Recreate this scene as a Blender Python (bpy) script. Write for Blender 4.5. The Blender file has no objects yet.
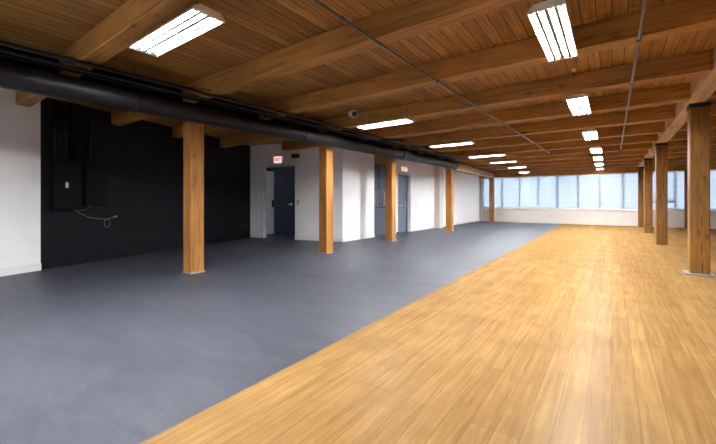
import bpy, bmesh, math, random
from mathutils import Vector, Matrix
random.seed(7)
scene = bpy.context.scene
COL = scene.collection

# ------------------------------------------------------------------ helpers
class MB:
    """collects shapes in world coordinates, then links them as ONE mesh object"""
    def __init__(s): s.bm = bmesh.new()
    def hexa(s, low, high):
        n = len(low)
        a = [s.bm.verts.new(p) for p in low]; b = [s.bm.verts.new(p) for p in high]
        s.bm.faces.new(a[::-1]); s.bm.faces.new(b)
        for i in range(n):
            j = (i + 1) % n
            s.bm.faces.new((a[i], a[j], b[j], b[i]))
        return s
    def prism(s, poly, z0, z1):                      # poly: ccw (x, y)
        return s.hexa([(x, y, z0) for x, y in poly], [(x, y, z1) for x, y in poly])
    def box(s, x0, x1, y0, y1, z0, z1):
        return s.prism([(x0, y0), (x1, y0), (x1, y1), (x0, y1)], z0, z1)
    def obox(s, o, e, s0, s1, d0, d1, z0, z1):       # box in a turned frame: e along, n = left normal
        n = (-e[1], e[0])
        P = lambda a, b: (o[0] + e[0]*a + n[0]*b, o[1] + e[1]*a + n[1]*b)
        return s.prism([P(s0, d0), P(s1, d0), P(s1, d1), P(s0, d1)], z0, z1)
    def tube(s, pts, r, seg=12, r2=None, cap=True):
        pts = [Vector(p) for p in pts]; rings = []
        up = None
        for i, p in enumerate(pts):
            t = (pts[min(i+1, len(pts)-1)] - pts[max(i-1, 0)]).normalized()
            if up is None:
                up = Vector((0, 0, 1)) if abs(t.z) < .9 else Vector((1, 0, 0))
            a = t.cross(up).normalized(); b = a.cross(t).normalized(); up = b
            rr = r if r2 is None else r + (r2 - r)*i/(len(pts)-1)
            rings.append([s.bm.verts.new(p + (a*math.cos(k*2*math.pi/seg) + b*math.sin(k*2*math.pi/seg))*rr) for k in range(seg)])
        for A, B in zip(rings, rings[1:]):
            for k in range(seg):
                j = (k+1) % seg
                f = s.bm.faces.new((A[k], A[j], B[j], B[k])); f.smooth = True
        if cap:
            s.bm.faces.new(rings[0][::-1]); s.bm.faces.new(rings[-1])
        return s
    def bevel(s, w, seg=1):
        bmesh.ops.recalc_face_normals(s.bm, faces=s.bm.faces)
        ed = [e for e in s.bm.edges if len(e.link_faces) == 2 and e.calc_face_angle(0) > .9]
        bmesh.ops.bevel(s.bm, geom=ed, offset=w, segments=seg, affect='EDGES', profile=.5)
        return s
    def build(s, name, mat, parent=None, loc=None):
        bmesh.ops.recalc_face_normals(s.bm, faces=s.bm.faces)
        base = Vector(parent['_w']) if parent is not None else Vector(loc or (0, 0, 0))
        for v in s.bm.verts: v.co -= base
        me = bpy.data.meshes.new(name); s.bm.to_mesh(me); s.bm.free()
        me.materials.append(mat)
        o = bpy.data.objects.new(name, me); COL.objects.link(o)
        if parent is not None: o.parent = parent
        else: o.location = base
        o['_w'] = tuple(base)
        WORK.append(o)
        return o
WORK = []
def thing(name, label, cat, loc, group=None):
    o = bpy.data.objects.new(name, None); COL.objects.link(o)
    o.empty_display_size = .1; o.location = loc; o['_w'] = tuple(loc); WORK.append(o)
    return tag(o, label, cat, group)
def tag(o, label, cat, group=None):
    o['label'] = label; o['category'] = cat
    if group: o['group'] = group
    return o
def struct(o, label, cat):
    o['kind'] = 'structure'; return tag(o, label, cat)
def copy_tree(o, parent=None):
    c = o.copy(); COL.objects.link(c); WORK.append(c)
    if parent is not None: c.parent = parent
    for ch in list(o.children): copy_tree(ch, c)
    return c
def text_mesh(txt, size, depth):
    cu = bpy.data.curves.new('lettering', 'FONT'); cu.body = txt; cu.size = size; cu.extrude = depth
    cu.align_x = 'CENTER'; cu.align_y = 'CENTER'; cu.offset = size*.04
    to = bpy.data.objects.new('lettering_source', cu); COL.objects.link(to)
    dg = bpy.context.evaluated_depsgraph_get(); dg.update()
    me = bpy.data.meshes.new_from_object(to.evaluated_get(dg))
    bpy.data.objects.remove(to)
    return me

# ------------------------------------------------------------------ materials
def srgb(r, g, b):
    f = lambda c: (c/255/12.92) if c/255 <= .04045 else ((c/255 + .055)/1.055)**2.4
    return (f(r), f(g), f(b), 1)
def newmat(name):
    m = bpy.data.materials.new(name); m.use_nodes = True
    nt = m.node_tree; b = nt.nodes['Principled BSDF']
    return m, nt, b
def node(nt, t, **kw):
    n = nt.nodes.new(t)
    for k, v in kw.items():
        if k.startswith('_'): setattr(n, k[1:], v)
        else: n.inputs[k.replace('__', ' ')].default_value = v
    return n
def ramp(nt, stops):
    r = nt.nodes.new('ShaderNodeValToRGB'); el = r.color_ramp.elements
    while len(el) < len(stops): el.new(.5)
    for e, (p, c) in zip(el, stops): e.position = p; e.color = c
    return r
def mul(c, k): return (c[0]*k, c[1]*k, c[2]*k, 1)
def plain(name, col, rough=.5, metal=0, noise=.06, spec=.5, bump=0, scale=6):
    m, nt, b = newmat(name)
    tc = node(nt, 'ShaderNodeTexCoord')
    n = node(nt, 'ShaderNodeTexNoise', Scale=scale, Detail=6.0)
    nt.links.new(tc.outputs['Object'], n.inputs['Vector'])
    r = ramp(nt, [(.3, mul(col, 1-noise)), (.7, mul(col, 1+noise))])
    nt.links.new(n.outputs['Fac'], r.inputs['Fac']); nt.links.new(r.outputs['Color'], b.inputs['Base Color'])
    b.inputs['Roughness'].default_value = rough; b.inputs['Metallic'].default_value = metal
    b.inputs['Specular IOR Level'].default_value = spec
    if bump:
        n2 = node(nt, 'ShaderNodeTexNoise', Scale=scale*12, Detail=3.0)
        nt.links.new(tc.outputs['Object'], n2.inputs['Vector'])
        bp = node(nt, 'ShaderNodeBump', Strength=bump, Distance=.01)
        nt.links.new(n2.outputs['Fac'], bp.inputs['Height']); nt.links.new(bp.outputs['Normal'], b.inputs['Normal'])
    return m
def timber(name, col, axis, dark=.5, rough=.55, crack=True):
    """sawn heavy timber with grain along axis (0, 1, 2), knots and drying checks"""
    m, nt, b = newmat(name); L = nt.links.new
    tc = node(nt, 'ShaderNodeTexCoord'); oi = node(nt, 'ShaderNodeObjectInfo')
    off = node(nt, 'ShaderNodeVectorMath', _operation='SCALE'); off.inputs['Scale'].default_value = 37
    cmb = node(nt, 'ShaderNodeCombineXYZ'); 
    for k in range(3): L(oi.outputs['Random'], cmb.inputs[k])
    L(cmb.outputs[0], off.inputs[0])
    add = node(nt, 'ShaderNodeVectorMath', _operation='ADD')
    L(tc.outputs['Object'], add.inputs[0]); L(off.outputs[0], add.inputs[1])
    mp = node(nt, 'ShaderNodeMapping'); sc = [16.0]*3; sc[axis] = .9; mp.inputs['Scale'].default_value = sc
    L(add.outputs[0], mp.inputs['Vector'])
    n1 = node(nt, 'ShaderNodeTexNoise', Scale=1.6, Detail=8.0, Roughness=.62, Distortion=.6); L(mp.outputs[0], n1.inputs['Vector'])
    r1 = ramp(nt, [(.28, mul(col, dark)), (.5, col), (.75, mul(col, 1.28))]); L(n1.outputs['Fac'], r1.inputs['Fac'])
    # slow change of tone along the timber
    n2 = node(nt, 'ShaderNodeTexNoise', Scale=1.1, Detail=3.0); L(add.outputs[0], n2.inputs['Vector'])
    r2 = ramp(nt, [(.3, (.72, .70, .68, 1)), (.7, (1.12, 1.1, 1.08, 1))]); L(n2.outputs['Fac'], r2.inputs['Fac'])
    mx = node(nt, 'ShaderNodeMix', _data_type='RGBA', _blend_type='MULTIPLY'); mx.inputs['Factor'].default_value = 1
    L(r1.outputs['Color'], mx.inputs[6]); L(r2.outputs['Color'], mx.inputs[7])
    # knots
    mk = node(nt, 'ShaderNodeMapping'); s2 = [4.5]*3; s2[axis] = 2.0; mk.inputs['Scale'].default_value = s2; L(add.outputs[0], mk.inputs['Vector'])
    vo = node(nt, 'ShaderNodeTexVoronoi', Scale=1.0); L(mk.outputs[0], vo.inputs['Vector'])
    rk = ramp(nt, [(.06, (.38, .32, .28, 1)), (.15, (1, 1, 1, 1))]); L(vo.outputs['Distance'], rk.inputs['Fac'])
    mx2 = node(nt, 'ShaderNodeMix', _data_type='RGBA', _blend_type='MULTIPLY'); mx2.inputs['Factor'].default_value = .8
    L(mx.outputs[2], mx2.inputs[6]); L(rk.outputs['Color'], mx2.inputs[7])
    last = mx2
    if crack:
        mc = node(nt, 'ShaderNodeMapping'); s3 = [5.0]*3; s3[axis] = .28; mc.inputs['Scale'].default_value = s3; L(add.outputs[0], mc.inputs['Vector'])
        nc = node(nt, 'ShaderNodeTexNoise', Scale=1.3, Detail=4.0, Roughness=.55); L(mc.outputs[0], nc.inputs['Vector'])
        rc = ramp(nt, [(.0, (1, 1, 1, 1)), (.294, (1, 1, 1, 1)), (.306, (.22, .18, .15, 1)), (.318, (1, 1, 1, 1))]); L(nc.outputs['Fac'], rc.inputs['Fac'])
        last = node(nt, 'ShaderNodeMix', _data_type='RGBA', _blend_type='MULTIPLY'); last.inputs['Factor'].default_value = .85
        L(mx2.outputs[2], last.inputs[6]); L(rc.outputs['Color'], last.inputs[7])
    L(last.outputs[2], b.inputs['Base Color'])
    b.inputs['Roughness'].default_value = rough; b.inputs['Specular IOR Level'].default_value = .35
    bp = node(nt, 'ShaderNodeBump', Strength=.25, Distance=.006); L(n1.outputs['Fac'], bp.inputs['Height']); L(bp.outputs['Normal'], b.inputs['Normal'])
    return m
def planks(name, c1, c2, seam, width, length, rough0, rough1, spec=.5, grain=.35, mortar=.004, wax=0, bump=.15):
    """boards running along y"""
    m, nt, b = newmat(name); L = nt.links.new
    tc = node(nt, 'ShaderNodeTexCoord')
    mp = node(nt, 'ShaderNodeMapping'); mp.inputs['Rotation'].default_value = (0, 0, math.pi/2)
    L(tc.outputs['Object'], mp.inputs['Vector'])
    br = node(nt, 'ShaderNodeTexBrick', _offset=.37, _offset_frequency=3, _squash=1.0)
    br.inputs['Color1'].default_value = (0, 0, 0, 1); br.inputs['Color2'].default_value = (1, 1, 1, 1); br.inputs['Mortar'].default_value = (.5, .5, .5, 1)
    br.inputs['Scale'].default_value = 1; br.inputs['Mortar Size'].default_value = mortar; br.inputs['Mortar Smooth'].default_value = .2
    br.inputs['Brick Width'].default_value = length; br.inputs['Row Height'].default_value = width; br.inputs['Bias'].default_value = 0
    L(mp.outputs[0], br.inputs['Vector'])
    tone = ramp(nt, [(0, c1), (1, c2)]); L(br.outputs['Color'], tone.inputs['Fac'])
    mg = node(nt, 'ShaderNodeMapping'); mg.inputs['Scale'].default_value = (34, 1.6, 34); L(tc.outputs['Object'], mg.inputs['Vector'])
    ng = node(nt, 'ShaderNodeTexNoise', Scale=1.0, Detail=7.0, Roughness=.65, Distortion=.4); L(mg.outputs[0], ng.inputs['Vector'])
    rg = ramp(nt, [(.25, (1-grain, 1-grain*1.1, 1-grain*1.25, 1)), (.7, (1.08, 1.07, 1.05, 1))]); L(ng.outputs['Fac'], rg.inputs['Fac'])
    mx = node(nt, 'ShaderNodeMix', _data_type='RGBA', _blend_type='MULTIPLY'); mx.inputs['Factor'].default_value = 1
    L(tone.outputs['Color'], mx.inputs[6]); L(rg.outputs['Color'], mx.inputs[7])
    nb = node(nt, 'ShaderNodeTexNoise', Scale=2.3, Detail=5.0, Roughness=.6); L(tc.outputs['Object'], nb.inputs['Vector'])
    rb = ramp(nt, [(.3, (.86, .84, .8, 1)), (.65, (1.06, 1.06, 1.06, 1))]); L(nb.outputs['Fac'], rb.inputs['Fac'])
    mx2 = node(nt, 'ShaderNodeMix', _data_type='RGBA', _blend_type='MULTIPLY'); mx2.inputs['Factor'].default_value = 1
    L(mx.outputs[2], mx2.inputs[6]); L(rb.outputs['Color'], mx2.inputs[7])
    mx3 = node(nt, 'ShaderNodeMix', _data_type='RGBA'); L(br.outputs['Fac'], mx3.inputs[0])
    L(mx2.outputs[2], mx3.inputs[6]); mx3.inputs[7].default_value = seam
    L(mx3.outputs[2], b.inputs['Base Color'])
    rr = node(nt, 'ShaderNodeMapRange'); rr.inputs['To Min'].default_value = rough0; rr.inputs['To Max'].default_value = rough1
    L(nb.outputs['Fac'], rr.inputs['Value']); L(rr.outputs[0], b.inputs['Roughness'])
    b.inputs['Specular IOR Level'].default_value = spec
    bp = node(nt, 'ShaderNodeBump', Strength=bump, Distance=.002); bp.invert = True
    L(br.outputs['Fac'], bp.inputs['Height']); L(bp.outputs['Normal'], b.inputs['Normal'])
    if wax:
        gl = node(nt, 'ShaderNodeBsdfGlossy', Roughness=rough0); mxs = node(nt, 'ShaderNodeMixShader'); mxs.inputs[0].default_value = wax
        L(bp.outputs['Normal'], gl.inputs['Normal']); L(b.outputs[0], mxs.inputs[1]); L(gl.outputs[0], mxs.inputs[2])
        L(mxs.outputs[0], nt.nodes['Material Output'].inputs['Surface'])
    return m
def concrete(name, col):
    m, nt, b = newmat(name); L = nt.links.new
    tc = node(nt, 'ShaderNodeTexCoord')
    mp = node(nt, 'ShaderNodeMapping'); mp.inputs['Scale'].default_value = (.55, 1.9, 1); mp.inputs['Rotation'].default_value = (0, 0, .5); L(tc.outputs['Object'], mp.inputs['Vector'])
    n1 = node(nt, 'ShaderNodeTexNoise', Scale=2.2, Detail=10.0, Roughness=.62, Distortion=.9); L(mp.outputs[0], n1.inputs['Vector'])
    r1 = ramp(nt, [(.36, mul(col, .80)), (.5, col), (.64, mul(col, 1.2))]); L(n1.outputs['Fac'], r1.inputs['Fac'])
    n2 = node(nt, 'ShaderNodeTexNoise', Scale=9.0, Detail=9.0, Roughness=.7, Distortion=2.0); L(mp.outputs[0], n2.inputs['Vector'])
    r2 = ramp(nt, [(.38, (.84, .84, .84, 1)), (.54, (1.02, 1.02, 1.02, 1)), (.68, (1.26, 1.26, 1.26, 1))]); L(n2.outputs['Fac'], r2.inputs['Fac'])
    mx = node(nt, 'ShaderNodeMix', _data_type='RGBA', _blend_type='MULTIPLY'); mx.inputs['Factor'].default_value = 1
    L(r1.outputs['Color'], mx.inputs[6]); L(r2.outputs['Color'], mx.inputs[7]); L(mx.outputs[2], b.inputs['Base Color'])
    rr = node(nt, 'ShaderNodeMapRange'); rr.inputs['To Min'].default_value = .34; rr.inputs['To Max'].default_value = .60
    L(n2.outputs['Fac'], rr.inputs['Value']); L(rr.outputs[0], b.inputs['Roughness'])
    b.inputs['Specular IOR Level'].default_value = .25
    bp = node(nt, 'ShaderNodeBump', Strength=.05, Distance=.01); L(n2.outputs['Fac'], bp.inputs['Height']); L(bp.outputs['Normal'], b.inputs['Normal'])
    return m
def blockwall(name, col, ang):
    """painted concrete block, courses 0.1 m, along a wall turned by ang"""
    m, nt, b = newmat(name); L = nt.links.new
    tc = node(nt, 'ShaderNodeTexCoord')
    m0 = node(nt, 'ShaderNodeMapping'); m0.inputs['Rotation'].default_value = (0, 0, -ang); L(tc.outputs['Object'], m0.inputs['Vector'])
    sx = node(nt, 'ShaderNodeSeparateXYZ'); L(m0.outputs[0], sx.inputs[0])
    cx = node(nt, 'ShaderNodeCombineXYZ'); L(sx.outputs[0], cx.inputs[0]); L(sx.outputs[2], cx.inputs[1])
    br = node(nt, 'ShaderNodeTexBrick'); br.inputs['Scale'].default_value = 1; br.inputs['Brick Width'].default_value = .4; br.inputs['Row Height'].default_value = .1
    br.inputs['Mortar Size'].default_value = .006; br.inputs['Mortar Smooth'].default_value = .5
    br.inputs['Color1'].default_value = mul(col, .9); br.inputs['Color2'].default_value = mul(col, 1.1); br.inputs['Mortar'].default_value = mul(col, .4)
    L(cx.outputs[0], br.inputs['Vector']); L(br.outputs['Color'], b.inputs['Base Color'])
    n = node(nt, 'ShaderNodeTexNoise', Scale=40.0, Detail=4.0); L(tc.outputs['Object'], n.inputs['Vector'])
    ad = node(nt, 'ShaderNodeMath', _operation='MULTIPLY_ADD'); ad.inputs[1].default_value = -1; L(br.outputs['Fac'], ad.inputs[0])
    sc = node(nt, 'ShaderNodeMath', _operation='MULTIPLY'); sc.inputs[1].default_value = .25; L(n.outputs['Fac'], sc.inputs[0]); L(sc.outputs[0], ad.inputs[2])
    bp = node(nt, 'ShaderNodeBump', Strength=.9, Distance=.01); L(ad.outputs[0], bp.inputs['Height']); L(bp.outputs['Normal'], b.inputs['Normal'])
    b.inputs['Roughness'].default_value = .5; b.inputs['Specular IOR Level'].default_value = .2
    return m
def emit(name, col, s):
    m, nt, b = newmat(name)
    b.inputs['Base Color'].default_value = col; b.inputs['Emission Color'].default_value = col; b.inputs['Emission Strength'].default_value = s
    return m

M = {}
M['white'] = plain('white_wall_paint', (.89, .89, .90, 1), .55, noise=.025, scale=2)
M['trim'] = plain('white_trim_paint', (.80, .79, .785, 1), .4, noise=.02)
M['beige'] = plain('beige_wall_paint', (.62, .57, .52, 1), .5, noise=.03)
M['concrete'] = concrete('sealed_blue_grey_concrete', (.047, .050, .063, 1))
M['pad'] = plain('pale_grey_concrete', (.22, .225, .235, 1), .6, noise=.12)
M['wood_floor'] = planks('honey_wood_flooring', (.226, .128, .046, 1), (.262, .156, .060, 1), (.13, .067, .023, 1), .125, 1.9, .34, .50, grain=.38, mortar=.0018, spec=0, wax=.016)
M['ceiling'] = planks('stained_ceiling_boards', (.37, .182, .050, 1), (.57, .305, .09, 1), (.035, .015, .006, 1), .125, 4.2, .5, .65, spec=.3, grain=.62, mortar=.0045, bump=.6)
M['beam'] = timber('beam_timber', (.43, .208, .050, 1), 0, dark=.42)
M['girder'] = timber('girder_timber', (.62, .44, .29, 1), 1, dark=.6)
M['pale_girder'] = timber('pale_girder_timber', (.56, .42, .25, 1), 1, dark=.75, crack=False)  # window glare on the far stretch put into the timber colour
M['post'] = timber('post_timber', (.40, .175, .040, 1), 2, dark=.42, rough=.5)
M['post_brown'] = timber('brown_post_timber', (.215, .097, .018, 1), 2, dark=.42, rough=.55)  # post timber darkened in colour so the right row reads dimmer
M['black_metal'] = plain('black_painted_metal', (.007, .007, .009, 1), .38, noise=.2, spec=.35)
M['duct'] = plain('black_painted_duct', (.006, .006, .0078, 1), .46, noise=.12, scale=3, spec=.4)
M['black_paint'] = plain('black_painted_timber', (.004, .004, .004, 1), .7, noise=.3, spec=.15)  # near-black for the hoses and for shade painted in beside the duct
M['iron'] = plain('black_iron', (.008, .008, .009, 1), .55, noise=.3)
M['slate'] = plain('slate_door_paint', (.062, .074, .102, 1), .38, noise=.06)
M['slate_light'] = plain('slate_blue_door_paint', (.115, .137, .185, 1), .4, noise=.05)
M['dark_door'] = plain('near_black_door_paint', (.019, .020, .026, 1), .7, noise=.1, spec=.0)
M['grey_door'] = plain('grey_door_paint', (.42, .43, .48, 1), .45, noise=.05)
M['steel'] = plain('brushed_steel', (.52, .53, .55, 1), .32, metal=1, noise=.08)
M['conduit'] = plain('grey_conduit', (.11, .11, .12, 1), .3, metal=.7, noise=.15)
M['enamel'] = plain('white_enamel', (.82, .82, .81, 1), .35, noise=.02)
M['reflector'] = plain('grey_reflector_metal', (.16, .16, .165, 1), .5, noise=.05)
M['strip'] = plain('brown_edge_strip', (.13, .075, .03, 1), .5)
M['grey_plastic'] = plain('grey_plastic', (.45, .45, .44, 1), .45)
M['tube'] = emit('fluorescent_tube', (.965, .985, 1, 1), 108)
M['panel'] = plain('panel_grey_black_paint', (.0055, .0055, .0078, 1), .55, noise=.1, spec=.1)
M['sign_face'] = emit('lit_sign_face', (1, .93, .86, 1), .2)
M['sign_red'] = emit('lit_sign_red', (.9, .03, .025, 1), .2)
M['brown'] = plain('dark_brown_plastic', (.085, .042, .014, 1), .4, noise=.3)
M['window_frame'] = plain('grey_window_frame', (.30, .32, .34, 1), .4)
M['cable'] = plain('grey_cable', (.30, .30, .31, 1), .5)
_m, _nt, _b = newmat('wall_board'); 
# black block wall (skew left wall)
LA = (-7.89, 1.16); LB = (-9.68, 7.27)
le = Vector((LB[0]-LA[0], LB[1]-LA[1])).normalized(); LE = (le.x, le.y)          # along the left wall, away from camera
LANG = math.atan2(LE[1], LE[0])
bpy.data.materials.remove(_m)
M['black_block'] = blockwall('black_block', (.0058, .0065, .0102, 1), LANG)
# window glass
def glass():
    m, nt, b = newmat('window_glass'); L = nt.links.new
    tr = node(nt, 'ShaderNodeBsdfTransparent'); gl = node(nt, 'ShaderNodeBsdfGlossy', Roughness=.03)
    fr = node(nt, 'ShaderNodeFresnel', IOR=1.45); mx = node(nt, 'ShaderNodeMixShader')
    n = node(nt, 'ShaderNodeTexNoise', Scale=3.0); r = ramp(nt, [(0, (.93, .96, .97, 1)), (1, (.97, .99, 1, 1))])
    L(n.outputs['Fac'], r.inputs['Fac']); L(r.outputs['Color'], tr.inputs['Color'])
    L(fr.outputs[0], mx.inputs[0]); L(tr.outputs[0], mx.inputs[1]); L(gl.outputs[0], mx.inputs[2])
    L(mx.outputs[0], nt.nodes['Material Output'].inputs['Surface']); return m
def shade():
    m, nt, b = newmat('blind_fabric'); L = nt.links.new
    tc = node(nt, 'ShaderNodeTexCoord')
    w = node(nt, 'ShaderNodeTexWave', _wave_type='BANDS', _bands_direction='Z', Scale=1.2, Distortion=.6, Detail=2.0); L(tc.outputs['Object'], w.inputs['Vector'])
    r = ramp(nt, [(0, (.49, .495, .515, 1)), (1, (.52, .525, .54, 1))]); L(w.outputs['Fac'], r.inputs['Fac'])
    tl = node(nt, 'ShaderNodeBsdfTranslucent'); L(r.outputs['Color'], tl.inputs['Color'])
    tr = node(nt, 'ShaderNodeBsdfTransparent'); tr.inputs['Color'].default_value = (.32, .38, .44, 1)
    df = node(nt, 'ShaderNodeBsdfDiffuse'); df.inputs['Color'].default_value = (.8, .82, .85, 1)
    m1 = node(nt, 'ShaderNodeMixShader'); m1.inputs[0].default_value = .1; L(tl.outputs[0], m1.inputs[1]); L(tr.outputs[0], m1.inputs[2])
    m2 = node(nt, 'ShaderNodeMixShader'); m2.inputs[0].default_value = .15; L(m1.outputs[0], m2.inputs[1]); L(df.outputs[0], m2.inputs[2])
    L(m2.outputs[0], nt.nodes['Material Output'].inputs['Surface']); return m
M['glass'] = glass(); M['shade'] = shade()

# ------------------------------------------------------------------ the room (metres; camera stands at x=0, y=0)
ZC = 3.03                         # underside of the ceiling boards
YB, YF, XR = -3.0, 21.2, 7.5      # back wall, window wall, right wall
XI = -6.4                         # white partition beside the left posts
DA = (-9.68, 7.27); DB = (-6.4, 8.05)
de = Vector((DB[0]-DA[0], DB[1]-DA[1])); DL = de.length; de.normalize(); DE = (de.x, de.y)
def xl(y): return LA[0] + (LB[0]-LA[0])*(y-LA[1])/(LB[1]-LA[1])      # left wall face
def Lp(s, d): return (LA[0] + LE[0]*s - LE[1]*d, LA[1] + LE[1]*s + LE[0]*d)
def Dp(s, d): return (DA[0] + DE[0]*s - DE[1]*d, DA[1] + DE[1]*s + DE[0]*d)
def xb(y): return -1.885 - .008*y                                        # where concrete meets wood
XLB = xl(YB)

struct(MB().prism([(XLB-.4, YB-.2), (xb(YB), YB-.2), (xb(YF+.2), YF+.2), (XI-.6, YF+.2), (XI-.6, 13.2), (-7.0, 9.8), (-11.2, 9.8), (-11.2, 7.0)], -.12, 0)
       .build('floor', M['concrete']), 'blue-grey sealed concrete floor on the left of the room', 'floor')
struct(MB().prism([(xb(YB)+.008, YB-.2), (XR+.2, YB-.2), (XR+.2, YF+.2), (xb(YF+.2)+.008, YF+.2)], -.12, 0)
       .build('wood_floor', M['wood_floor']), 'honey-coloured plank floor on the right of the room', 'floor')
struct(MB().prism([(xb(YB), YB), (xb(YB)+.008, YB), (xb(YF)+.008, YF), (xb(YF), YF)], -.03, .001)
       .build('trim_1', M['strip']), 'thin edging strip between the concrete and the wood floor', 'trim')
struct(MB().box(-11.4, XR+.3, YB-.3, YF+.3, ZC, ZC+.12).build('ceiling', M['ceiling']), 'brown board ceiling above the timber beams', 'ceiling')

# left wall: white stretch (proud by 3 cm), then black block stretch.  d > 0 is outside the room
sW = .53
s_start = (YB - LA[1]) / LE[1]
struct(MB().obox(LA, LE, s_start-.05, sW, -.03, .22, 0, ZC).build('wall_left', M['white']), 'white painted left wall nearest the camera', 'wall')
struct(MB().obox(LA, LE, sW, 6.37, 0, .22, 0, ZC).build('wall_left_black', M['black_block']), 'black painted block wall on the left', 'wall')
struct(MB().obox(LA, LE, s_start, sW+.004, -.048, -.03, 0, .125).bevel(.004).build('baseboard_left', M['trim']), 'white baseboard along the white left wall', 'baseboard')

# wall with the first doorway (skew, facing the camera), opening s .58 .. 1.74, z < 2.3
O0, O1, OZ = .545, 1.735, 2.31
w = MB()
w.obox(DA, DE, -.02, O0, 0, .12, 0, ZC); w.obox(DA, DE, O1, DL, 0, .12, 0, ZC); w.obox(DA, DE, O0, O1, 0, .12, OZ, ZC)
struct(w.build('wall_entry', M['white']), 'white wall facing the camera with a dark doorway', 'wall')
fr = MB()
fr.obox(DA, DE, O0-.075, O0+.012, -.03, .12, 0, OZ+.0); fr.obox(DA, DE, O0+.012, O1, .0, .12, OZ-.012, OZ)
struct(fr.bevel(.003).build('trim_2', M['trim']), 'white jamb on the left of the dark doorway', 'trim')
struct(MB().obox(DA, DE, O1+.0, DL+.013, -.014, 0, 0, .11).build('baseboard_entry', M['trim']), 'white baseboard right of the dark doorway', 'baseboard')
# vestibule behind it
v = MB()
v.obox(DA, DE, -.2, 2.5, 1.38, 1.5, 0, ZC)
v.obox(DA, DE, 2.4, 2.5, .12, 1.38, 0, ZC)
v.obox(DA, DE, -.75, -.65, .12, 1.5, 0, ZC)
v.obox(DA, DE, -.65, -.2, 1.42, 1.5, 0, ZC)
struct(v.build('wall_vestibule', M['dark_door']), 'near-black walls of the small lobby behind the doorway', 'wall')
d1 = thing('door_1', 'near-black door at the back of the lobby', 'door', Dp(.62, 1.35) + (0,)); d1['kind'] = 'structure'
MB().obox(DA, DE, .02, 1.2, 1.335, 1.379, .006, 2.28).bevel(.004).build('leaf', M['dark_door'], d1)
hd = MB(); p = Dp(.72, 1.325); hd.obox(DA, DE, .70, .74, 1.325, 1.336, 1.03, 1.13)
a = Dp(.72, 1.29); b_ = Dp(.60, 1.29)
hd.tube([Dp(.72, 1.33)+(1.08,), a+(1.08,), b_+(1.08,)], .008)
hd.build('handle', M['grey_plastic'], d1)
d4 = thing('door_2', 'grey door leaf standing open inside the dark doorway', 'door', Dp(-.3, .85) + (0,)); d4['kind'] = 'structure'
q0 = Dp(-.02, 1.33); q1 = Dp(-.58, .36)
qe = Vector((q1[0]-q0[0], q1[1]-q0[1])); ql = qe.length; qe.normalize()
MB().obox(q0, (qe.x, qe.y), 0, ql, -.02, .02, .006, 2.28).bevel(.003).build('leaf', M['grey_door'], d4)
h2 = MB(); h2.obox(q0, (qe.x, qe.y), .03, .10, .02, .035, .98, 1.24); h2.build('lock_plate', M['dark_door'], d4)

# white partition beside the left posts, x = XI, faces +x
A0, A1 = 9.74, 11.06        # alcove with the dark freight doors
B0, B1, BZ = 11.31, 12.30, 2.20   # slate door
w = MB()
w.box(XI-.12, XI, 8.05, A0, 0, ZC); w.box(XI-.12, XI, A1, B0, 0, ZC); w.box(XI-.12, XI, B1, YF, 0, ZC); w.box(XI-.12, XI, B0, B1, BZ, ZC)
struct(w.build('wall_partition', M['white']), 'white partition wall running back beside the left posts', 'wall')
bb = MB()
for y0, y1 in ((8.036, A0), (12.42, 14.58), (15.02, YF-.015)): bb.box(XI, XI+.014, y0, y1, 0, .11)
struct(bb.build('baseboard_partition', M['trim']), 'white baseboard along the partition wall', 'baseboard')
bx = MB()        # shells behind the two openings
bx.box(XI-.65, XI-.12, A0-.1, A0, 0, ZC); bx.box(XI-.65, XI-.12, A1, A1+.1, 0, ZC); bx.box(XI-.65, XI-.12, B1, B1+.1, 0, ZC)
bx.box(XI-.65, XI-.55, A0, A1, 0, ZC); bx.box(XI-.55, XI-.12, B0, B1, BZ, BZ+.1)
struct(bx.build('wall_recess', M['slate']), 'slate-painted reveals behind the partition openings', 'wall')
struct(MB().box(XI-.3, XI-.06, A0, A1, 2.5, ZC).build('trim_3', M['beam']), 'brown timber lintel over the dark freight doors', 'trim')
pil = MB().box(XI, XI+.26, 14.6, 15.0, 0, 2.99)
struct(pil.build('wall_pilaster', M['beige']), 'shallow pale pilaster on the partition wall', 'wall')
d3 = thing('door_3', 'dark slate split freight door in the recess behind the third left post', 'door', (XI-.2, (A0+A1)/2, 0)); d3['kind'] = 'structure'
MB().box(XI-.22, XI-.17, A0+.005, A1-.005, .98, 2.495).bevel(.004).build('upper_leaf', M['slate'], d3)
MB().box(XI-.22, XI-.16, A0+.005, A1-.005, .005, .95).bevel(.004).build('lower_leaf', M['slate'], d3)
for yy in (A0+.30, A0+.42, A0+.85):
    MB().tube([(XI-.165, yy, 1.0), (XI-.135, yy, 1.06), (XI-.135, yy, 1.5), (XI-.165, yy, 1.56)], .011).build('pull_bar', M['steel'], d3)
for yy in (A0+.16, A0+.56, A0+.98):
    MB().box(XI-.17, XI-.155, yy-.022, yy+.022, 1.62, 2.45).build('stile', M['slate'], d3)
d2 = thing('door_4', 'slate-blue metal exit door with a push bar in the partition wall', 'door', (XI-.15, (B0+B1)/2, 0)); d2['kind'] = 'structure'
MB().box(XI-.19, XI-.145, B0+.005, B1-.005, .006, BZ-.006).bevel(.004).build('leaf', M['slate_light'], d2)
pb = MB(); pb.tube([(XI-.09, B0+.1, 1.02), (XI-.09, B1-.12, 1.02)], .016)
for yy in (B0+.12, B1-.14): pb.box(XI-.146, XI-.08, yy-.03, yy+.03, .98, 1.06)
pb.build('push_bar', M['steel'], d2)
MB().box(XI-.146, XI-.13, B1-.17, B1-.09, .9, 1.2).build('lock_plate', M['steel'], d2)
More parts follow.
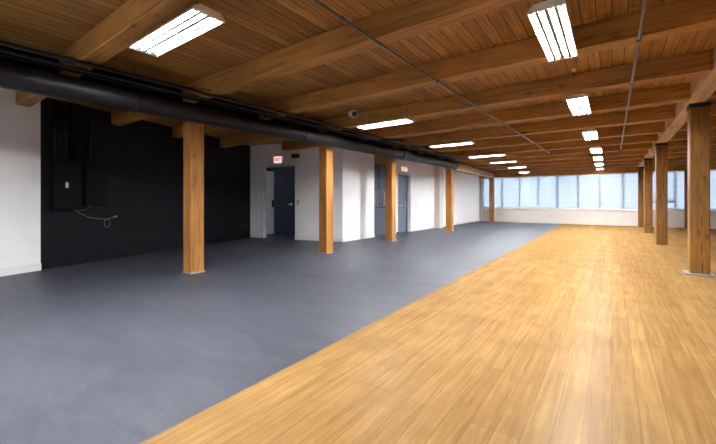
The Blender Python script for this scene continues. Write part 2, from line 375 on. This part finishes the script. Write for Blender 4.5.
tr = MB(); tr.box(XI-.002, XI+.014, B1, B1+.09, 0, BZ+.07); tr.box(XI-.002, XI+.014, B0-.07, B0, 0, BZ+.07); tr.box(XI-.002, XI+.014, B0, B1, BZ, BZ+.07)
struct(tr.build('trim_4', M['trim']), 'white casing around the slate exit door', 'trim')

# window wall
WZ0, WZ1 = .80, 2.56
edges = [-6.2, -5.15, -4.21, -3.27, -2.36, -1.42, -.5, .44, 1.38, 2.32, 3.26, 4.2, 5.14, 6.08, 7.02]
w = MB()
w.box(XI-.6, XR+.2, YF, YF+.25, 0, WZ0); w.box(XI-.6, XR+.2, YF, YF+.25, WZ1, ZC)
w.box(XI-.6, edges[0], YF, YF+.25, WZ0, WZ1); w.box(edges[-1], XR+.2, YF, YF+.25, WZ0, WZ1)
struct(w.build('wall_far', M['beige']), 'pale beige far wall under and around the windows', 'wall')
struct(MB().box(XI, edges[0]+.0, YF-.012, YF, 0, WZ1).build('trim_6', M['trim']), 'white corner strip at the left end of the window wall', 'trim')
struct(MB().box(edges[0], edges[-1], YF-.04, YF+.02, WZ0-.045, WZ0-.002).bevel(.004).build('trim_5', M['trim']), 'long pale sill under the row of windows', 'trim')
ordn = ['first', 'second', 'third', 'fourth', 'fifth', 'sixth', 'seventh', 'eighth', 'ninth', 'tenth', 'eleventh', 'twelfth', 'thirteenth', 'fourteenth']
for i, (x0, x1) in enumerate(zip(edges, edges[1:])):
    wn = thing('window_%d' % (i+1), 'tall window in the far wall, %s from its left end' % ordn[i], 'window', ((x0+x1)/2, YF+.14, WZ0)); wn['kind'] = 'structure'
    f = MB(); t = .035
    for a_, b2 in ((x0, x0+t), (x1-t, x1)): f.box(a_, b2, YF+.12, YF+.18, WZ0, WZ1)
    f.box(x0+t, x1-t, YF+.12, YF+.18, WZ0, WZ0+t); f.box(x0+t, x1-t, YF+.12, YF+.18, WZ1-t, WZ1); f.box(x0+t, x1-t, YF+.125, YF+.175, 1.22, 1.22+t) if i == 8 else None
    f.build('window_frame', M['window_frame'], wn)
    MB().box(x0+t, x1-t, YF+.146, YF+.152, WZ0+t, WZ1-t).build('pane', M['glass'], wn)
    zb = .815
    desc = 'white translucent roller blind drawn over the %s window from the left' % ordn[i] if i != 8 else 'white translucent roller blind with a grey bar across it, seen between the right posts'
    bl = thing('roller_blind', desc, 'blind', ((x0+x1)/2, YF+.05, zb), 'roller blinds along the far wall')
    MB().box(x0+.008, x1-.008, YF+.052, YF+.053, zb+.02, WZ1-.05).build('fabric', M['shade'], bl)
    MB().box(x0+.008, x1-.008, YF+.044, YF+.06, zb, zb+.022).build('hem_bar', M['enamel'], bl)
    if i == 8: MB().box(x0+.008, x1-.008, YF+.03, YF+.051, 1.12, 1.215).build('cross_bar', M['window_frame'], bl)
    MB().tube([(x0+.012, YF+.06, WZ1-.026), (x1-.012, YF+.06, WZ1-.026)], .024).build('roller', M['enamel'], bl)
struct(MB().box(XR, XR+.2, YB-.2, YF+.2, 0, ZC).build('wall_right', M['white']), 'white right wall out of frame', 'wall')
struct(MB().box(XLB-.4, XR+.2, YB-.2, YB, 0, ZC).build('wall_back', M['white']), 'white back wall behind the camera', 'wall')

# ------------------------------------------------------------------ posts
PW = .24
GR = 2.79                         # underside of the right girder
def post(x, y, top, label, group, cap=True, collar=.0, pad=None, wd=PW, capz=.066, mat='post'):
    """x, y: centre"""
    t = thing('timber_post', label, 'post', (x, y, 0), group)
    h_ = wd/2
    z0 = .022 if pad else .0
    s = MB().box(x-h_, x+h_, y-h_, y+h_, z0, top).bevel(.012, 1); s.build('shaft', M[mat], t)
    if pad:
        MB().box(x-pad/2, x+pad/2, y-pad/2, y+pad/2, 0, .02).bevel(.004).build('base_pad', M['pad'], t)
    if collar:
        c = MB()
        k = h_ + .012
        c.prism([(x-k, y-k), (x+k, y-k), (x+k, y+k), (x-k, y+k)], z0, z0+collar); c.build('base_collar', M['pad'], t)
    if cap:
        c = MB(); k = h_ + .008
        c.box(x-k, x+k, y-k, y+k, top+.001, top+capz)
        c.build('iron_cap', M['iron'], t)
    return t
GL0 = 2.525
LP = [(-5.59, 3.03, 'tall timber post nearest the camera in the left row, in front of the black wall'),
      (-5.235, 6.0, 'timber post in the left row, standing in front of the white entry wall'),
      (-5.27, 8.98, 'timber post in the left row, beside the dark freight door recess'),
      (-5.09, 13.25, 'timber post in the left row, where the black duct ends'),
      (-5.50, 20.78, 'slim-looking timber post at the far left corner by the first windows')]
def xg(y):                                                     # left girder, right face at the posts
    if y < 13.1: return -5.48 + .038*(y-3)
    return -5.096 - (y-13.1)*.052
for k, (x, y, lab) in enumerate(LP):
    post(x - PW/2, y + PW/2, (GL0-.014, GL0-.014, GL0-.014, 2.424, 2.52)[k], lab, 'left row of timber posts', cap=True, capz=.012, collar=.022 if k < 4 else .01)
RP = [(1.03, 7.82, 'nearest timber post of the right row, with dark cracks and a grey pad', .36),
      (.985, 12.62, 'second timber post of the right row, counted from the camera', None),
      (.975, 16.85, 'third timber post of the right row, counted from the camera', None),
      (.985, 20.80, 'farthest timber post of the right row, against the window wall', None)]
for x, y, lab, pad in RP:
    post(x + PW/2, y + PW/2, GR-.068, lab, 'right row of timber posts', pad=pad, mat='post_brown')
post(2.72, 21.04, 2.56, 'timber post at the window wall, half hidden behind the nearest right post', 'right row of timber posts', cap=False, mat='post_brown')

rp1 = [q for q in WORK if q.get('label', '').startswith('nearest timber post of the right')][0]
for zc_, hh, dx in ((.13, .10, .012), (.42, .14, 0), (.86, .10, .004), (1.22, .13, -.004), (1.62, .09, .006), (1.95, .12, .0), (2.3, .08, .01)):
    x_ = 1.03 + .135 + dx; y_ = 7.82
    MB().hexa([(x_, y_-.0006, zc_-hh), (x_+.007, y_-.0006, zc_-hh*.2), (x_+.001, y_-.0006, zc_+hh), (x_-.006, y_-.0006, zc_+hh*.3)],
              [(x_, y_+.01, zc_-hh), (x_+.007, y_+.01, zc_-hh*.2), (x_+.001, y_+.01, zc_+hh), (x_-.006, y_+.01, zc_+hh*.3)]).build('drying_crack', M['iron'], rp1)
# drying check on the nearest right post: a few narrow dark splits set into the face
# ------------------------------------------------------------------ girders
BZ0, BZ1 = 2.78, ZC               # beams
g = thing('timber_girder', 'heavy timber girder over the right row of posts', 'girder', (1.11, 9, GR))
MB().box(.985, 1.098, YB, 21.05, GR+.001, ZC-.001).bevel(.01).build('girder_ply', M['girder'], g)
MB().box(1.104, 1.218, YB, 21.05, GR+.001, ZC-.001).bevel(.01).build('girder_ply', M['girder'], g)
gl = thing('timber_girder', 'left girder over the left row of posts, black beside the duct', 'girder', (-5.5, 5, GL0))
def seg(y0, y1, zb0, zb1, zt, off0, off1, eps=0):
    a, b = xg(y0), xg(y1)
    lo = [(a+off0, y0, zb0), (a+off1, y0, zb0), (b+off1, y1, zb1), (b+off0, y1, zb1)]
    hi = [(x_, y_, zt) for x_, y_, z_ in lo]
    return MB().hexa(lo, hi)
seg(YB, 13.0, GL0, GL0, BZ0-.003, -.24, -.02).bevel(.008).build('girder_timber', M['beam'], gl)
seg(YB, 13.0, GL0+.012, GL0+.012, BZ0-.003, -.019, .0).build('fascia_board', M['black_paint'], gl)  # added dark strip standing in for the shade above the duct
_by = [1.44, 2.95, 4.40, 6.0, 7.5, 9.07, 10.65, 12.2]
for y0_, y1_ in zip([YB] + [q+.097 for q in _by], [q-.097 for q in _by] + [13.0]):
    seg(y0_, y1_, BZ0-.002, BZ0-.002, 2.96, -.05, -.02).build('blocking_board', M['black_paint'], gl)  # added dark fillers between beams, carrying the shade on upward
gl2 = thing('timber_girder', 'pale stretch of the left girder beyond the end of the black duct', 'girder', (-5.3, 17, GL0))
seg(13.1, 21.0, 2.44, 2.56, BZ0-.003, -.22, .0).bevel(.006).build('girder_timber', M['pale_girder'], gl2)

# ------------------------------------------------------------------ beams
beam_y = [1.44, 2.95, 4.40, 6.0, 7.5, 9.07, 10.65, 12.2, 13.75, 15.3, 16.85, 18.4, 19.95]
def beam_label(i, side):
    if i == 0: return 'nearest timber ceiling beam %s, closest to the camera' % side
    if i == len(beam_y)-1: return 'farthest timber ceiling beam %s, last before the windows' % side
    return '%s timber ceiling beam from the camera, %s' % (ordn[i], side)
for i, y in enumerate(beam_y):
    a, b = y-.095, y+.095
    if y < 7.0: x0a, x0b = xl(a)+.004, xl(b)+.004
    elif y < 8: x0a = x0b = DA[0] + (b-DA[1])/DE[1]*DE[0] + .005
    else: x0a = x0b = XI+.004
    if i == 0:   # ends against the white stretch of wall
        x0a += .032; x0b += .032
    m = MB().hexa([(x0a, a, BZ0), (.98, a, BZ0), (.98, b, BZ0), (x0b, b, BZ0)], [(x0a, a, ZC-.001), (.98, a, ZC-.001), (.98, b, ZC-.001), (x0b, b, ZC-.001)]).bevel(.008)
    o = m.build('ceiling_beam', M['beam'], loc=(-2.5, y, BZ0))
    tag(o, beam_label(i, 'spanning the main hall'), 'beam', 'timber beams over the main hall')
for i, y in enumerate(beam_y):
    if y < 4: continue
    m = MB().box(1.223, XR-.003, y-.095, y+.095, BZ0, ZC-.001).bevel(.008)
    o = m.build('ceiling_beam', M['beam'], loc=(4, y, BZ0))
    tag(o, beam_label(i, 'right of the right girder'), 'beam', 'timber beams right of the right girder')
o = MB().box(XI+.004, XR-.004, 21.06, YF-.002, 2.56, 2.92).bevel(.008).build('header_beam', M['beam'], loc=(0, 21.12, 2.56))
tag(o, 'long timber header running above the windows on the far wall', 'beam')

# ------------------------------------------------------------------ duct
def xd(y): return -5.26 + .038*(y-.75)
DZ, DR = 2.545, .138
du = thing('spiral_duct', 'long black round air duct running past the left posts', 'duct', (xd(5), 5, DZ))
y1d = 12.85
b = MB(); pts = []; n = 48
ys = [YB + (y1d-YB)*k/n for k in range(n+1)]
b.tube([(xd(y), y, DZ) for y in ys], DR, 32); b.build('duct_pipe', M['duct'], du)
# standing spiral seam
sp = MB(); P = []; turns = int((y1d-YB)/.36)
for k in range(turns*16+1):
    y = YB + .02 + k*.36/16
    if y > y1d-.02: break
    a = k*2*math.pi/16; P.append((xd(y)+math.cos(a)*(DR+.0005), y, DZ+math.sin(a)*(DR+.0005)))
sp.tube(P, .003, 6); sp.build('spiral_seam', M['duct'], du)
for y in (2.05, 5.1, 8.95):
    w_ = .03 if y < 8 else .20
    MB().tube([(xd(y), y-w_/2, DZ), (xd(y+w_), y+w_/2, DZ)], DR+.012, 32).build('band', M['iron'], du)
for y in (2.05, 5.1, 8.95, 12.3):
    MB().tube([(xd(y), y, DZ+DR-.01), (xd(y), y, ZC-.01)], .006, 8).build('hanger_rod', M['iron'], du)
MB().tube([(xd(y1d), y1d-.03, DZ), (xd(y1d), y1d+.012, DZ)], DR+.008, 32).build('end_cap', M['iron'], du)

# ------------------------------------------------------------------ black pipes beside the duct, conduits
def run(name, label, pts, r, mat, group=None, coup=None, cat='pipe', box_=None):
    mid = pts[len(pts)//2]
    t = thing(name, label, cat, mid, group)
    MB().tube(pts, r, 12).build('pipe', mat, t)
    for p, q in (coup or []): MB().tube([p, q], r*1.45, 12).build('coupling', M['conduit'] if mat is not M['black_metal'] else M['iron'], t)
    if box_: MB().box(*box_).bevel(.006).build('end_box', M['iron'], t)
    return t
def line(x, z, y0, y1, wob=.0, n=24, slope=.038):
    return [(x + slope*(y0+(y1-y0)*k/n - .75) + wob*math.sin(k*1.7+x*9), y0+(y1-y0)*k/n, z + wob*.6*math.sin(k*1.1+z*31)) for k in range(n+1)]
GB = 'black pipes beside the duct'
run('sprinkler_pipe', 'thick black pipe above the duct, nearest of the bundle to the hall', line(-4.79, 2.735, YB, 12.9), .024, M['black_metal'], GB,
    [((-4.79+.038*(y-.75), y-.04, 2.735), (-4.79+.038*(y+.08-.75), y+.04, 2.735)) for y in (1.25, 3.3, 6.3, 9.6)])
run('black_conduit', 'slim black conduit above the duct, tucked under the beams', line(-4.88, 2.752, YB, 12.6), .014, M['black_metal'], GB)
run('black_conduit', 'slim black conduit lowest of the bundle, close over the duct', line(-4.98, 2.715, YB, 12.8, .006), .016, M['black_metal'], GB)
run('black_hose', 'sagging black cable hose draped over the top of the duct', line(-5.10, 2.725, YB, 12.4, .018, 60), .02, M['black_paint'], GB)
run('black_hose', 'rearmost sagging black cable hose, against the left girder', line(-5.20, 2.735, YB, 12.4, .012, 60), .019, M['black_paint'], GB)
run('flexible_conduit', 'short pale flexible conduit curving over the pipes behind the first beam light',
    [(-4.86, 2.45, 2.79), (-4.80, 2.6, 2.80), (-4.72, 2.8, 2.80), (-4.66, 3.0, 2.79), (-4.66, 3.15, 2.765)], .009, M['conduit'])
# cross rails that carry the pipes, one per beam
GC = 'ceiling conduits over the hall'
cz = BZ0-.022
pts1 = [(-1.865 + .0225*max(0, y-3), y, cz) for y in [YB + k*(13.05-YB)/30 for k in range(31)]]
t = run('ceiling_conduit', 'long slim conduit slanting across the beams above the concrete edge', pts1, .0135, M['conduit'], GC,
    [((-1.865+.0225*max(0, y-3), y-.035, cz), (-1.865+.0225*max(0, y+.035-3), y+.035, cz)) for y in (2.35, 4.30, 7.4, 10.6)],
    box_=(-1.865+.226-.05, -1.865+.226+.05, 13.0, 13.1, cz-.03, cz+.021))
pts2 = [(.21, y, cz) for y in [YB + k*(13.4-YB)/30 for k in range(31)]]
t = run('ceiling_conduit', 'slim conduit running straight back under the beams right of the right-hand lights', pts2, .0135, M['conduit'], GC,
    [((.21, y-.035, cz), (.21, y+.035, cz)) for y in (4.35, 5.9, 9.0, 12.1)], box_=(.17, .25, 13.38, 13.46, cz-.02, cz+.021))

# ------------------------------------------------------------------ fluorescent fixtures (length along local x)
def light_proto():
    t = thing('fluorescent_light', 'x', 'ceiling light', (0, 0, 0))
    Lh, W = .585, .135
    h = MB()
    prof = [(-W, .004), (-W, .020), (-.085, .058), (.085, .058), (W, .020), (W, .004), (.128, .004), (.080, .048), (-.080, .048), (-.128, .004)]
    lo = [(-Lh, y, z) for y, z in prof]; hi = [(Lh, y, z) for y, z in prof]
    h.hexa(lo, hi); h.build('housing', M['enamel'], t)
    for sx in (-1, 1):
        e = MB(); x0, x1 = sorted((sx*Lh, sx*(Lh+.012)))
        pr = [(-W, .0), (W, .0), (W, .022), (.087, .062), (-.087, .062), (-W, .022)]
        e.hexa([(x0, y, z) for y, z in pr], [(x1, y, z) for y, z in pr]); e.build('end_plate', M['enamel'], t)
    for c, hw in ((-.068, .0135), (0, .016), (.068, .0135)):
        prr = [(c-hw*.3, .047), (c-hw, .003), (c+hw, .003), (c+hw*.3, .047)]
        MB().hexa([(-Lh+.004, y, z) for y, z in prr], [(Lh-.004, y, z) for y, z in prr]).build('reflector', M['reflector'], t)
    for yy in (-.102, -.034, .034, .102):
        MB().tube([(-Lh+.035, yy, .024), (Lh-.035, yy, .024)], .0165, 14).build('tube', M['tube'], t)
        for sx in (-1, 1):
            MB().box(min(sx*(Lh-.036), sx*(Lh-.002)), max(sx*(Lh-.036), sx*(Lh-.002)), yy-.015, yy+.015, .006, .046).build('lamp_holder', M['grey_plastic'], t)
    return t
FZ = 2.695
proto = light_proto()
rowL = [(-3.22, 1.585), (-3.62, 5.87), (-3.50, 9.10), (-3.40, 12.05), (-3.42, 14.32), (-3.46, 16.95), (-3.75, 20.1)]
rowFill = [(-3.3, -.45, 0), (-3.3, -1.9, 0)]  # unseen fixtures added behind the camera to brighten the near room
rowR = [(-.42, 3.66), (-.42, 6.60), (-.40, 9.72), (-.38, 12.70), (-.40, 15.15), (-.43, 17.55), (-.46, 20.05)]
labL = ['nearest crosswise fluorescent light at upper left, over the blue-grey floor', 'second crosswise fluorescent light of the left row, beyond the nearest one',
        'third crosswise fluorescent light of the left row', 'fourth crosswise fluorescent light of the left row', 'fifth crosswise fluorescent light of the left row',
        'sixth crosswise fluorescent light of the left row', 'farthest crosswise fluorescent light of the left row, close to the windows']
labR = ['nearest four-tube light of the right row, pointing down the hall over the wood floor', 'second lengthwise four-tube light of the right row',
        'third lengthwise fluorescent light of the right row', 'fourth lengthwise fluorescent light of the right row', 'fifth lengthwise fluorescent light of the right row',
        'sixth lengthwise fluorescent light of the right row', 'farthest lengthwise fluorescent light of the right row, close to the windows']
def under_beam(y): return any(abs(y-b) < .10 for b in beam_y)
first = True
for row, labs, rot, grp in ((rowL, labL, 0, 'crosswise fluorescent lights, left row'), (rowR, labR, math.pi/2, 'lengthwise fluorescent lights, right row')):
    for (x, y), lab in zip(row, labs):
        o = proto if first else copy_tree(proto)
        first = False
        o.location = (x, y, FZ); o.rotation_euler = (0, 0, rot); o['label'] = lab; o['category'] = 'ceiling light'; o['group'] = grp
    labFill = ['crosswise fluorescent light just behind the camera, over the concrete', 'crosswise fluorescent light at the back wall behind the camera']
for (x, y, q), lab in zip(rowFill, labFill):
    o = copy_tree(proto); o.location = (x, y, FZ); o.rotation_euler = (0, 0, math.pi/2*q); o['label'] = lab; o['group'] = 'fluorescent lights out of frame'; o['category'] = 'ceiling light'
for o in [q for q in WORK if q.name.startswith('fluorescent_light')]:
    rot = o.rotation_euler.z
    for k in (.42, -.42):
        yy = o.location.y + (k if rot > 1 else 0)
        top = (BZ0 if under_beam(yy) else ZC) - FZ - .001
        hb = MB().tube([(k, 0, .057), (k, 0, top)], .005, 8).box(k-.02, k+.02, -.012, .012, .057, .066)
        bmh = hb.bm; me = bpy.data.meshes.new('hanger'); bmh.to_mesh(me); bmh.free(); me.materials.append(M['steel'])
        c = bpy.data.objects.new('hanger', me); COL.objects.link(c); c.parent = o; WORK.append(c)
for o, k in zip([q for q in WORK if q.get('label') in labL[4:] + labR[6:]], (.8, .62, .42, .5)): o.scale.x = k

# ------------------------------------------------------------------ small things under the ceiling
s = thing('ceiling_sprinkler', 'tiny white sprinkler head under the boards before the second right light', 'sprinkler', (-.43, 5.68, ZC))
MB().tube([(-.43, 5.68, ZC-.001), (-.43, 5.68, ZC-.045)], .03, 16, .018).build('escutcheon', M['enamel'], s)
MB().tube([(-.43, 5.68, ZC-.045), (-.43, 5.68, ZC-.085)], .009, 10).build('frame', M['iron'], s)
MB().tube([(-.43, 5.68, ZC-.085), (-.43, 5.68, ZC-.090)], .024, 14).build('deflector', M['iron'], s)
s = thing('spotlight', 'small grey spotlight head hanging by the pipes beyond the second beam', 'spotlight', (-3.93, 5.24, ZC))
MB().tube([(-3.93, 5.24, ZC-.001), (-3.93, 5.24, 2.90)], .012, 10).build('stem', M['grey_plastic'], s)
MB().tube([(-4.00, 5.27, 2.845), (-3.93, 5.24, 2.83), (-3.855, 5.205, 2.81)], .055, 20, .07).build('lamp_head', M['enamel'], s)
MB().tube([(-3.856, 5.2055, 2.81), (-3.848, 5.202, 2.808)], .055, 20).build('lens', M['iron'], s)

# ------------------------------------------------------------------ exit signs and wall box
def sign(label, o, e, s0, s1, z0, z1, dface, txtsize):
    """o,e: wall frame; d negative = into the room"""
    n = (-e[1], e[0]); cx = (s0+s1)/2; zc = (z0+z1)/2
    base = (o[0]+e[0]*cx, o[1]+e[1]*cx, zc)
    t = thing('exit_sign', label, 'exit sign', base)
    MB().obox(o, e, s0, s1, dface, -.002, z0, z1).bevel(.006).build('housing', M['enamel'], t)
    MB().obox(o, e, s0+.015, s1-.015, dface-.004, dface, z0+.015, z1-.015).build('face', M['sign_face'], t)
    me = text_mesh('EXIT', txtsize, .002); me.name = 'lettering'; me.materials.clear(); me.materials.append(M['sign_red'])
    x = Vector((e[0], e[1], 0)); out = Vector((-n[0], -n[1], 0)); up = Vector((0, 0, 1))
    R = Matrix((x, up, out)).transposed().to_4x4()
    R.translation = Vector((n[0]*(dface-.007), n[1]*(dface-.007), 0)) + Vector((e[0]*0, e[1]*0, 0))
    me.transform(R)
    lo = bpy.data.objects.new('lettering', me); COL.objects.link(lo); lo.parent = t
    lo.location = (0, 0, 0); WORK.append(lo)
sign('lit red and white exit sign above the dark doorway', DA, DE, .96, 1.30, 2.395, 2.625, -.06, .135)
sign('red and white exit sign above the slate-blue exit door', (XI, 11.0), (0, 1), .50, 1.00, 2.31, 2.50, -.05, .15)
wb = thing('wall_speaker', 'small dark brown box high on the wall right of the lit exit sign', 'wall box', Dp(1.78, 0) + (2.5,))
m = MB(); sA, sB = 1.645, 1.915
P = [(sA, 2.655), (sA, 2.575), (sA+.035, 2.53), (sB-.035, 2.53), (sB, 2.575), (sB, 2.655)]
lo = [Dp(a_, -.002)+(z_,) for a_, z_ in P]; hi = [Dp(a_, -.09)+(z_,) for a_, z_ in P]
m.hexa(lo, hi).bevel(.008).build('body', M['brown'], wb)
MB().obox(DA, DE, sA+.03, sB-.03, -.094, -.09, 2.56, 2.64).build('grille', M['brown'], wb)
sw = MB().obox(DA, DE, 1.80, 1.88, -.012, -.001, 1.08, 1.24).bevel(.003).build('switch_plate', M['steel'], loc=Dp(1.84, 0)+(1.16,))
tag(sw, 'small metal switch plate on the white wall right of the dark doorway', 'light switch')
ds = MB().box(XI+.014, XI+.07, 11.2, 11.26, 0, .07).bevel(.01).build('door_stop', M['iron'], loc=(XI+.04, 11.23, 0))
tag(ds, 'small black door stop on the floor beside the slate exit door', 'door stop')

# ------------------------------------------------------------------ electrical gear on the black wall (d < 0 is into the room)
def epanel(label, s0, s1, z0, z1, dep, hs, hz, hmat):
    t = thing('electrical_panel', label, 'electrical panel', Lp((s0+s1)/2, -.05) + (z0,))
    MB().obox(LA, LE, s0, s1, -dep, -.002, z0, z1).bevel(.005).build('cabinet', M['panel'], t)
    dr = MB().obox(LA, LE, s0+.015, s1-.015, -dep-.014, -dep, z0+.015, z1-.015).bevel(.004).build('door', M['panel'], t)
    MB().obox(LA, LE, hs-.022, hs+.022, -dep-.024, -dep-.012, hz-.05, hz+.05).bevel(.003).build('latch', hmat, dr)
    return t
epanel('larger black electrical panel with a pale latch, nearest the white wall', .68, 1.13, 1.05, 1.88, .13, .87, 1.49, M['steel'])
epanel('smaller black electrical panel, right of the one with the pale latch', 1.22, 1.60, 1.12, 1.88, .10, 1.36, 1.51, M['panel'])
labs = ['first black conduit rising from the larger panel, nearest the white wall', 'second black conduit rising from the larger panel', 'third black conduit rising from the larger panel',
        'fourth black conduit rising from the larger panel', 'lone black conduit rising from the smaller panel']
for s_, lb, zt in zip((.74, .80, .86, .92, 1.34), labs, (3.02, 3.02, 3.02, 3.02, 3.02)):
    zb_ = 1.885
    o = MB().tube([Lp(s_, -.03)+(zb_,), Lp(s_, -.03)+(zt,)], .018, 14).build('wall_conduit', M['black_metal'], loc=Lp(s_, -.03)+(zb_,))
    tag(o, lb, 'conduit', 'black conduits above the panels')
o = MB().obox(LA, LE, 1.02, 1.26, -.07, -.002, 2.0, 3.02).bevel(.006).build('cable_trunking', M['panel'], loc=Lp(1.15, 0)+(2.0,))
tag(o, 'flat black cable trunking rising to the ceiling above the two panels', 'trunking')
cb = thing('loose_cable', 'thin grey cable drooping from the panels to a small loop on the black wall', 'cable', Lp(1.4, -.05) + (.9,))
P = []
for k in range(15):
    f = k/14; P.append(Lp(1.03 + .60*f, -.045) + (1.04 - .20*f - .10*math.sin(f*math.pi)*.6,))
for k in range(1, 22):
    a = k/20*2*math.pi; P.append(Lp(1.66 + .06*math.sin(a), -.04 - .0005*k) + (.75 + .085*math.cos(a),))
P += [Lp(1.72, -.05)+(.85,), Lp(1.80, -.05)+(.865,)]
MB().tube(P, .0048, 8).build('cord', M['cable'], cb)
MB().tube([Lp(1.79, -.05)+(.863,), Lp(1.85, -.05)+(.885,)], .014, 10).build('plug', M['grey_plastic'], cb)
MB().tube([Lp(1.03, -.045)+(1.04,), Lp(1.12, -.05)+(1.02,), Lp(1.24, -.05)+(1.03,), Lp(1.30, -.05)+(1.06,), Lp(1.33, -.05)+(1.118,)], .006, 8).build('jumper', M['cable'], cb)

# ------------------------------------------------------------------ daylight, camera, view
wd = bpy.data.worlds.new('sky'); scene.world = wd; wd.use_nodes = True
nt = wd.node_tree; bg = nt.nodes['Background']
tc = node(nt, 'ShaderNodeTexCoord'); sx = node(nt, 'ShaderNodeSeparateXYZ'); nt.links.new(tc.outputs['Generated'], sx.inputs[0])
r = ramp(nt, [(.0, (.62, .64, .66, 1)), (.49, (.80, .84, .88, 1)), (.52, (.74, .86, .98, 1)), (.57, (.48, .68, .95, 1)), (1, (.36, .56, .9, 1))])
mr = node(nt, 'ShaderNodeMapRange'); mr.inputs['From Min'].default_value = -1; nt.links.new(sx.outputs[2], mr.inputs['Value'])
nt.links.new(mr.outputs[0], r.inputs['Fac']); nt.links.new(r.outputs['Color'], bg.inputs['Color'])
bg.inputs['Strength'].default_value = 3.0

cam = bpy.data.cameras.new('camera'); co = bpy.data.objects.new('camera', cam); COL.objects.link(co)
F = 350
cam.sensor_width = 36; cam.lens = F/716*36; cam.shift_y = -21/716; cam.clip_start = .05; cam.clip_end = 200
co.location = (0, 0, 1.2); co.rotation_euler = (math.pi/2, 0, math.atan(254/F))
scene.camera = co
vs = scene.view_settings
vs.view_transform = 'Standard'; vs.look = 'None'; vs.gamma = 1; vs.use_curve_mapping = False; vs.exposure = 2.05
for o in WORK:
    if '_w' in o: del o['_w']
